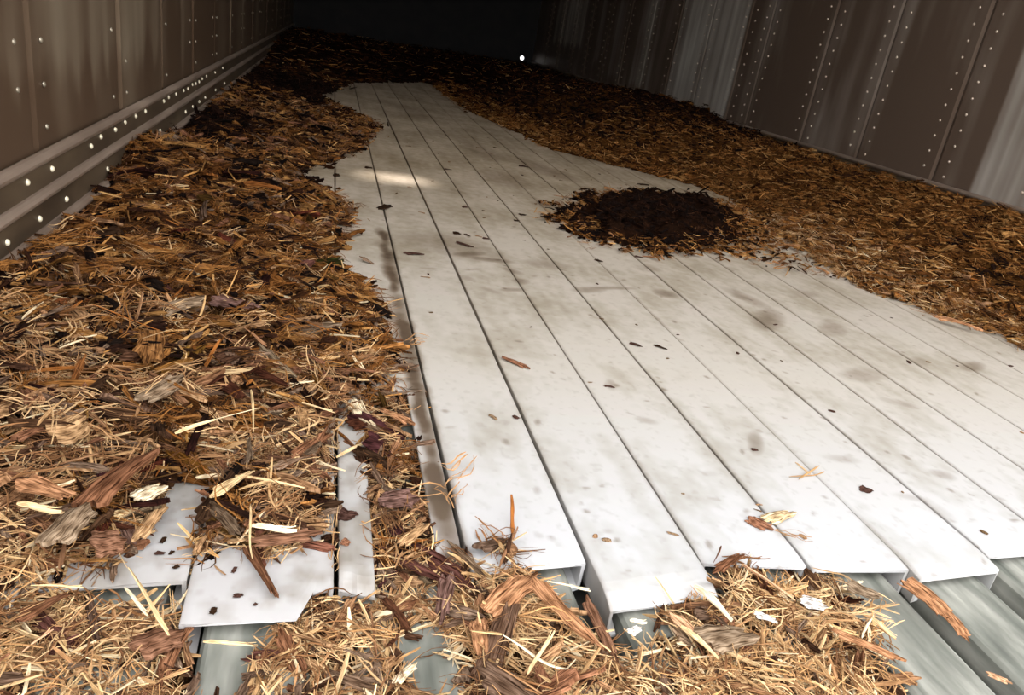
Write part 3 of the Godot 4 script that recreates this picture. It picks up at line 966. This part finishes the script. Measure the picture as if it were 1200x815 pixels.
	part("mound", mound_mesh(0.60, XR - .004, -5.0, -0.9, 0.022, 0.006, func(x, z): return dist_at(x, z) > 0.006 and x > 0.45), mats.mulch_orange, rp, "stuff")
	var w_right := func(p: Vector3) -> Array: return ["on the right heap near the clear planks" if dist_at(p.x, p.z) < 0.25 else "on the upper slope of the right heap"]
	var right_pick := func(r: RandomNumberGenerator):
		var z := -1.0 - pow(r.randf(), 1.7) * 4.6; var x := r.randf_range(0.6, XR - .01)
		var d := dist_at(x, z)
		if d < 0.008: return null
		return Vector3(x, heap(x, z), z)
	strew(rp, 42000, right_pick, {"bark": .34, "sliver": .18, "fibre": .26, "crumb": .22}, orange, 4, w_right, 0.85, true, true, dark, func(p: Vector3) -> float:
		return maxf(ss(-2.6, -4.1, p.z) * 0.95 * ss(0.05, 0.3, dist_at(p.x, p.z)), ss(0.2, 0.5, n_lumps.get_noise_2d(p.x * 60, p.z * 60)) * 0.6 * ss(0.1, 0.3, dist_at(p.x, p.z))))  # dark chips multiply inward, imitating how the light dies off
	var foot_pick := func(r: RandomNumberGenerator):
		var z := -1.0 - r.randf() * 1.2; var x := r.randf_range(1.1, 1.75)
		var d := dist_at(x, z)
		if d < 0.003 or d > 0.06 + 0.2 * r.randf(): return null
		return Vector3(x, heap(x, z), z)
	strew(rp, 3000, foot_pick, {"bark": .25, "sliver": .30, "fibre": .33, "crumb": .12}, {"bark": o_bark + [["tan", lin(176, 134, 98)]], "sliver": pale, "fibre": fib, "crumb": o_bark}, 8, w_right, 0.9)
	# far mound, its dark tones imitating the lack of light there
	var fp := thing("mulch_pile", "dark bark mulch mound across the far end of the floor", "mulch", "", "stuff")
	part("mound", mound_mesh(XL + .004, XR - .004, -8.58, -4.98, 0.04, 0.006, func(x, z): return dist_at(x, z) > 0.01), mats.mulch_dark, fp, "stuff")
	var w_far := func(_p: Vector3) -> Array: return ["on the dark far mound"]
	var far_pick := func(r: RandomNumberGenerator):
		var x := r.randf_range(XL + .01, XR - .01); var z := -4.4 - pow(r.randf(), 1.5) * 4.1
		if dist_at(x, z) < 0.012: return null
		return Vector3(x, heap(x, z), z)
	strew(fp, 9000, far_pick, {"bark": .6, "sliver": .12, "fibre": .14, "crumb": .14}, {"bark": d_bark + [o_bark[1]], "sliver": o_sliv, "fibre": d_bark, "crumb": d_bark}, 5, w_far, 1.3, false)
	# the damp black clump on the planks
	var cp := thing("mulch_clump", "nearly black clump of damp fine mulch lying alone on the planks", "mulch", "", "stuff")
	var st := begin()
	var centre := Vector2.ZERO
	for p in clump_poly: centre += p / clump_poly.size()
	var in_clump := func(p: Vector2) -> float:
		var best := 9.0
		var n := clump_poly.size()
		for i in n:
			var q := Geometry2D.get_closest_point_to_segment(p, clump_poly[i], clump_poly[(i + 1) % n])
			best = minf(best, p.distance_to(q))
		return (best if Geometry2D.is_point_in_polygon(p, clump_poly) else -best) + 0.10 * n_edge.get_noise_2d(p.x * 130 + 70, p.y * 130)
	var ch := func(x: float, z: float) -> float:
		var d: float = in_clump.call(Vector2(x, z))
		return -0.003 if d < 0 else 0.036 * ss(0.0, 0.16, d) + 0.004 + n_lumps.get_noise_2d(x * 160, z * 160) * 0.022 * ss(0.0, 0.05, d)
	var cell := 0.012
	for k in 62:
		for i in 64:
			var x := 0.55 + i * cell; var z := -2.44 + k * cell
			if in_clump.call(Vector2(x + cell / 2, z + cell / 2)) < 0.004: continue
			quad(st, Vector3(x, ch.call(x, z), z), Vector3(x + cell, ch.call(x + cell, z), z), Vector3(x + cell, ch.call(x + cell, z + cell), z + cell), Vector3(x, ch.call(x, z + cell), z + cell))
	part("mound", done(st), mats.mulch_dark, cp, "stuff")
	var w_clump := func(_p: Vector3) -> Array: return ["on the black clump amid the planks"]
	var clump_pick := func(r: RandomNumberGenerator):
		var x := r.randf_range(0.54, 1.34); var z := r.randf_range(-2.46, -1.62)
		var d: float = in_clump.call(Vector2(x, z))
		if d < 0.012: return null
		return Vector3(x, ch.call(x, z), z)
	strew(cp, 3600, clump_pick, {"bark": .45, "sliver": .12, "fibre": .13, "crumb": .30}, dark, 6, w_clump, 0.7, false)
	var fringe_pick := func(r: RandomNumberGenerator):
		var x := r.randf_range(0.5, 1.6); var z := r.randf_range(-2.5, -1.5)
		var d: float = in_clump.call(Vector2(x, z))
		var reach := 0.05 + 0.26 * ss(0.9, 1.25, x)
		if d > 0.05 or d < -reach * r.randf() or dist_at(x, z) > 0.02: return null
		return Vector3(x, 0.003 + maxf(0.0, ch.call(x, z)), z)
	strew(cp, 2400, fringe_pick, {"bark": .34, "sliver": .26, "fibre": .2, "crumb": .20}, {"bark": o_bark + [["tan", lin(176, 128, 88)], d_bark[1], d_bark[0]], "sliver": o_sliv, "fibre": orange.fibre, "crumb": o_bark + d_bark + d_bark}, 7, w_clump, 0.75, false)

func build_notable_chips() -> void:
	var c := {"tan": lin(182, 144, 104), "pale": lin(228, 196, 148), "cream": lin(238, 220, 186), "red": lin(136, 98, 76), "brown": lin(118, 80, 54), "mauve": lin(120, 92, 80), "orange": lin(176, 130, 92), "dark": lin(74, 48, 32), "grey": lin(146, 122, 100), "white": lin(244, 242, 236), "pink": lin(214, 170, 132)}
	# kind, from pixel, to pixel, width m, thickness factor, tone, label, lift
	var list := [
		["b", [60, 640], [101, 594], .040, 1.0, "grey", "broad greyish bark strip standing out at the left edge, lower half of a broken pair", .016],
		["b", [98, 598], [178, 532], .032, .8, "brown", "long narrow brown bark strip running up and right from the broad greyish one", .016],
		["b", [58, 506], [105, 494], .062, 1.0, "tan", "rounded tan wood chunk near the left edge at mid height", .016],
		["b", [20, 563], [86, 584], .040, .5, "orange", "flat orange splinter board at the left edge", .014],
		["s", [20, 590], [72, 600], .006, 1.0, "pale", "pale thick splinter just below the flat orange board", .016],
		["b", [160, 587], [191, 569], .026, .8, "cream", "cream coloured chip just left of the tip of the torn plank", .012],
		["b", [132, 604], [161, 594], .020, .8, "pale", "small pale chip left of the leftmost torn plank", .012],
		["b", [160, 634], [193, 588], .020, .7, "tan", "tan stick leaning along the left edge of the torn plank", .012],
		["b", [108, 640], [146, 632], .050, .8, "red", "broad reddish bark flake left of the leftmost torn plank", .012],
		["b", [283, 629], [326, 704], .016, .8, "brown", "brown bark strip lying diagonally over the speckled torn plank", .010],
		["b", [293, 634], [372, 628], .030, .5, "red", "flat reddish bark board lying level above the speckled torn plank", .012],
		["s", [296, 616], [348, 622], .006, 1.0, "cream", "cream splinter lying level above the flat reddish bark board", .016],
		["s", [294, 594], [296, 655], .003, 1.0, "pale", "thin upright looking pale sliver left of the reddish bark board", .016],
		["s", [146, 689], [173, 722], .0035, 1.0, "cream", "left arm of the cream coloured V of slivers at the torn plank end", .014],
		["s", [151, 666], [198, 745], .0045, 1.0, "pale", "long straw sliver crossing the front edge of the leftmost torn plank", .018],
		["s", [36, 687], [98, 689], .0045, 1.0, "pale", "level pale sliver touching the tip of the leftmost torn plank", .014],
		["b", [158, 764], [212, 742], .050, 1.3, "red", "thick curved reddish bark piece below the leftmost torn plank", .014],
		["b", [18, 727], [84, 694], .022, .9, "brown", "dark straight bark strip at the lower left edge", .014],
		["s", [20, 770], [62, 738], .0045, 1.0, "pink", "pinkish splinter at the bottom left corner", .014],
		["s", [238, 752], [302, 757], .004, 1.0, "pale", "pale sliver lying across the bare grey bearer at left", .004],
		["b", [530, 674], [514, 728], .028, .9, "mauve", "purplish brown bark block below the ragged bright plank strip", .014],
		["b", [444, 587], [490, 584], .032, 1.6, "mauve", "thick dark bark block lying across the torn slot", .012],
		["b", [558, 726], [566, 768], .022, .8, "orange", "stubby orange wood piece pointing down near the bottom centre", .014],
		["b", [463, 801], [487, 778], .013, .6, "cream", "clean cream wood block at the bottom edge by the grey patch", .012],
		["b", [574, 720], [626, 674], .026, .6, "orange", "orange bark strip slanting up to the plank with the dark recess", .016],
		["b", [628, 682], [702, 760], .020, .5, "orange", "long orange board slanting down right from the dark recess", .018],
		["b", [686, 704], [722, 774], .018, .6, "red", "reddish strip slanting down beside the bent plank lip", .012],
		["s", [641, 682], [692, 693], .005, 1.0, "cream", "cream splinter lying level inside the dark recess", .010],
		["s", [590, 745], [668, 786], .0055, 1.0, "cream", "long cream splinter slanting down right near the bottom centre", .016],
		["s", [618, 790], [650, 740], .004, 1.0, "pale", "pale sliver crossing the long cream splinter near the bottom centre", .017],
		["b", [738, 743], [750, 735], .012, .6, "white", "small white chip in front of the dark channel mouth", .006],
		["s", [738, 727], [758, 730], .004, 1.0, "cream", "small cream sliver above the white chip in the channel mouth", .010],
		["b", [785, 718], [845, 772], .018, .5, "pink", "long pinkish splinter board right of the dark channel mouth", .016],
		["s", [814, 686], [858, 728], .008, .8, "cream", "cream splinter crossing the right corner of the bent plank lip", .020],
		["b", [824, 754], [880, 742], .046, .7, "grey", "greyish brown bark slab right of the long pinkish board", .012],
		["s", [845, 640], [836, 660], .003, 1.0, "brown", "short dark twig standing at the plank end notch, left one", .010],
		["b", [868, 650], [838, 670], .010, .7, "brown", "short dark bark sliver at the plank end notch, right one", .012],
		["s", [870, 662], [932, 704], .006, 1.0, "pink", "long tan splinter running down right from the plank end notch", .016],
		["s", [798, 734], [842, 772], .005, 1.0, "pale", "pale splinter left of the greyish brown slab", .018],
		["b", [938, 704], [970, 712], .028, .4, "white", "ragged white scrap lying on the splinters", .016],
		["b", [884, 720], [910, 728], .014, .6, "white", "small oval white chip left of the ragged white scrap", .016],
		["b", [1060, 680], [1116, 726], .026, .5, "orange", "flat orange bark slab lying on the bare grey bearer", .004],
		["b", [1108, 718], [1134, 750], .014, .5, "orange", "ragged orange end piece below the flat orange slab", .004],
		["s", [1010, 748], [1024, 722], .004, 1.0, "cream", "cream curl standing beside the bare bearer, left one", .014],
		["s", [1022, 724], [1050, 748], .004, 1.0, "pale", "pale curl beside the bare bearer, right one", .014],
		["b", [978, 742], [1056, 774], .015, .6, "orange", "pinkish orange stick pointing onto the bare grey bearer", .014],
		["b", [994, 684], [1034, 702], .036, .6, "grey", "greyish lump of wood under the straight plank ends", .006],
		["b", [1156, 788], [1184, 802], .020, .5, "pink", "pale chip in the dark gap at the lower right corner", -.02],
		["b", [175, 371], [236, 352], .050, .8, "grey", "flat pinkish grey bark slab high on the left heap", .012],
		["b", [250, 350], [302, 361], .046, .8, "mauve", "flat dull bark slab right of the pinkish grey one", .012],
		["b", [160, 468], [216, 446], .046, .7, "grey", "flat grey bark slab in the middle of the left heap", .014],
		["s", [286, 384], [312, 406], .007, 1.0, "orange", "orange splinter below the two flat slabs on the left heap", .016],
		["s", [313, 461], [392, 484], .005, 1.0, "pale", "long pale sliver reaching right toward the narrow plank strip", .018],
		["s", [294, 457], [297, 507], .004, 1.0, "pale", "pale sliver pointing straight down in the middle of the heap", .018],
		["s", [362, 460], [386, 430], .004, 1.0, "tan", "tan sliver slanting up beside the clear planks", .016],
		["s", [205, 508], [252, 492], .004, 1.0, "pale", "forked pale sliver below the flat grey slab", .016],
		["b", [246, 582], [300, 550], .020, .6, "pale", "straw coloured strip lying right of the torn plank tip", .014],
		["b", [410, 500], [432, 494], .026, 1.2, "dark", "dark bark knob on the edge of the narrow plank strip", .010],
		["b", [414, 470], [436, 500], .030, .8, "cream", "cream chip above the torn slot", .012],
		["b", [448, 480], [482, 498], .022, .9, "orange", "reddish orange chip at the top right of the torn slot", .012],
		["s", [394, 536], [436, 516], .004, 1.0, "pale", "pale sliver lying over the narrow plank strip", .010],
		["b", [470, 640], [500, 614], .016, .6, "tan", "tan stick slanting up inside the torn slot", .012],
		["b", [1096, 372], [1150, 388], .020, .7, "orange", "flat tan bark piece on the foot of the right heap", .010],
	]
	rng.seed = 31
	for e in list:
		var bark: bool = e[0] == "b"
		var kind := "bark" if bark else "sliver"
		var p := ground_at(e[1][0], e[1][1], 0.0).distance_to(ground_at(e[2][0], e[2][1], 0.0))
		var called := "bark_chip" if bark else "wood_sliver"
		if "scrap" in e[6]: called = "white_scrap"
		var mesh: Mesh = barks[rng.randi() % barks.size()] if bark else slivers[rng.randi() % slivers.size()]
		remember(e[6], e[1], e[2])
		lay(called, mesh, toned(kind, c[e[5]]), e[1], e[2], e[3] * 1.7 if bark else e[3] * 0.72, p * e[4] * 0.7 if bark else e[3] * e[4], e[6], "scrap" if "scrap" in e[6] else ("bark" if bark else "splinter"), e[7])

func build_floor_debris() -> void:
	rng.seed = 57
	var red := toned("bark", lin(150, 104, 78)); var drk := toned("bark", lin(84, 62, 46)); var blk := toned("bark", lin(52, 38, 28))
	var pl := toned("sliver", lin(214, 182, 140)); var tn := toned("sliver", lin(178, 138, 92))
	var fx := [
		["b", [878, 606], [902, 622], .030, red, "reddish half of the curled bark piece lying on the clean planks"],
		["b", [898, 612], [928, 600], .022, toned("bark", lin(226, 200, 158)), "pale half of the curled bark piece lying on the clean planks"],
		["s", [925, 559], [966, 553], .003, tn, "tan splinter lying level in the wisp on the right hand planks"],
		["s", [932, 542], [950, 556], .002, pl, "thin pale strand of the wisp on the right hand planks"],
		["s", [936, 562], [960, 546], .002, tn, "thin tan strand crossing the wisp on the right hand planks"],
		["b", [1008, 571], [1023, 577], .018, drk, "brown crumb on the planks right of the wisp"],
		["b", [589, 418], [618, 432], .018, red, "reddish bark chip lying alone beside the dark seam"],
		["b", [766, 404], [783, 410], .014, blk, "dark bark chip alone in the middle of the planks"],
		["b", [738, 402], [752, 406], .012, drk, "faint brown crumb left of the dark bark chip mid floor"],
		["b", [474, 297], [496, 298], .020, drk, "dark smudge of bark between the two left seams"],
		["b", [535, 284], [554, 290], .016, drk, "thin dark bark curl right of the two left seams"],
		["b", [531, 273], [540, 274], .020, blk, "dark round bark crumb above the thin bark curl"],
		["b", [544, 274], [551, 277], .014, drk, "tiny crumb beside the dark round bark crumb"],
		["b", [445, 245], [458, 240], .030, blk, "leaf shaped dark flake caught in the left seam"],
		["b", [427, 196], [437, 197], .030, blk, "dark flake at the far end of the left seam"],
		["b", [390, 205], [399, 206], .030, blk, "dark flake on the plank beside the left heap far back"],
		["b", [608, 194], [620, 196], .030, drk, "dark crumb far back left of the right heap"],
		["b", [520, 198], [530, 199], .030, drk, "dark crumb far back in the middle of the planks"],
		["b", [608, 251], [617, 252], .024, blk, "upper of two dark crumbs left of the black clump"],
		["b", [602, 258], [609, 259], .022, blk, "lower of two dark crumbs left of the black clump"],
		["b", [541, 242], [549, 243], .024, drk, "single crumb mid floor above the thin bark curl"],
		["b", [565, 279], [574, 280], .018, drk, "crumb right of the thin bark curl"],
		["b", [748, 216], [760, 217], .030, blk, "dark flake between the black clump and right heap"],
		["b", [698, 304], [706, 307], .016, blk, "small dark crumb just below the black clump"],
		["b", [188, 633], [194, 634], .008, blk, "dark pit of muck on the leftmost torn plank, upper one"],
		["b", [181, 648], [194, 649], .010, drk, "brown smear of bark on the leftmost torn plank"],
		["b", [199, 647], [204, 648], .007, blk, "dark speck right of the brown smear on the leftmost torn plank"],
		["b", [205, 663], [209, 666], .007, blk, "dark speck at the edge of the leftmost torn plank"],
		["b", [274, 697], [284, 699], .010, drk, "brown knob of bark on the speckled torn plank"],
		["b", [246, 716], [254, 717], .008, blk, "dark speck near the front edge of the speckled torn plank"],
		["b", [297, 708], [302, 709], .007, drk, "speck near the right corner of the speckled torn plank"],
		["b", [272, 668], [277, 669], .007, drk, "speck at the top of the speckled torn plank"],
		["b", [396, 600], [418, 606], .022, drk, "brown crust lying across the narrow plank strip"],
		["b", [400, 634], [410, 638], .012, red, "small reddish crumb on the narrow plank strip"],
		["b", [744, 300], [754, 302], .016, drk, "brown crumb touching the lower edge of the black clump"],
	]
	for e in fx:
		var bark: bool = e[0] == "b"
		var L := ground_at(e[1][0], e[1][1]).distance_to(ground_at(e[2][0], e[2][1]))
		lay("bark_chip" if bark else "wood_sliver", barks[rng.randi() % 7] if bark else slivers[rng.randi() % 5], e[4], e[1], e[2], e[3] * 2.0 if bark else e[3], L * 0.4 if bark else e[3], e[5], "bark" if bark else "splinter", L * 0.02 + 0.001, 0.0)
	# crumbs sprinkled over the planks
	for e in fx: remember(e[5], e[1], e[2])
	var dull := [["pale brown", toned("bark", lin(150, 122, 98))], ["brown", toned("bark", lin(112, 86, 66))], ["dark brown", toned("bark", lin(78, 60, 48))], ["tan", toned("bark", lin(168, 136, 100))]]
	for k in 120:
		var x := rng.randf_range(0.15, 1.45); var z := -0.56 - pow(rng.randf(), 1.3) * 3.0
		if dist_at(x, z) > 0.0 or dist_at(x + 0.02, z) > 0.0: continue
		var o := MeshInstance3D.new()
		o.name = numbered("bark_crumb")
		var tone: Array = dull[rng.randi() % 4]
		var flake := rng.randf() < 0.4
		o.mesh = barks[k % 7] if flake else crumbs[k % 3]
		o.material_override = tone[1]
		var s := rng.randf_range(0.003, 0.008) * (1.0 + 0.22 * -z) * (1.7 if flake else 1.0)
		o.transform = Transform3D(Basis(Vector3.UP, rng.randf_range(-PI, PI)) * Basis.from_scale(Vector3(s, s * 0.5, s)), Vector3(x, s * (0.04 if flake else 0.09), z))
		add_child(o)
		var near := near_name(to_pixel(o.position), 2.0)
		tag(o, "tiny %s bark crumb on the planks, %s" % [tone[0], near], "crumb", "bark crumbs on the %s" % ("clean near planks" if z > -1.2 else "duller planks farther back"))

func tell_apart() -> void:
	# chips that share a description are told apart by their order down the picture
	var same := {}
	for o in get_children():
		if o is MeshInstance3D and o.has_meta("category"):
			var l: String = o.get_meta("label")
			if not same.has(l): same[l] = []
			same[l].append(o)
	for l in same:
		var list: Array = same[l]
		if list.size() < 2 or list.size() > 3: continue
		list.sort_custom(func(a, b): return to_pixel(a.position).y < to_pixel(b.position).y)
		var words := ["upper one", "lower one"] if list.size() == 2 else ["upper one", "middle one", "lower one"]
		if l.split(" ").size() > 14: continue
		for i in list.size(): list[i].set_meta("label", l + ", " + words[i])
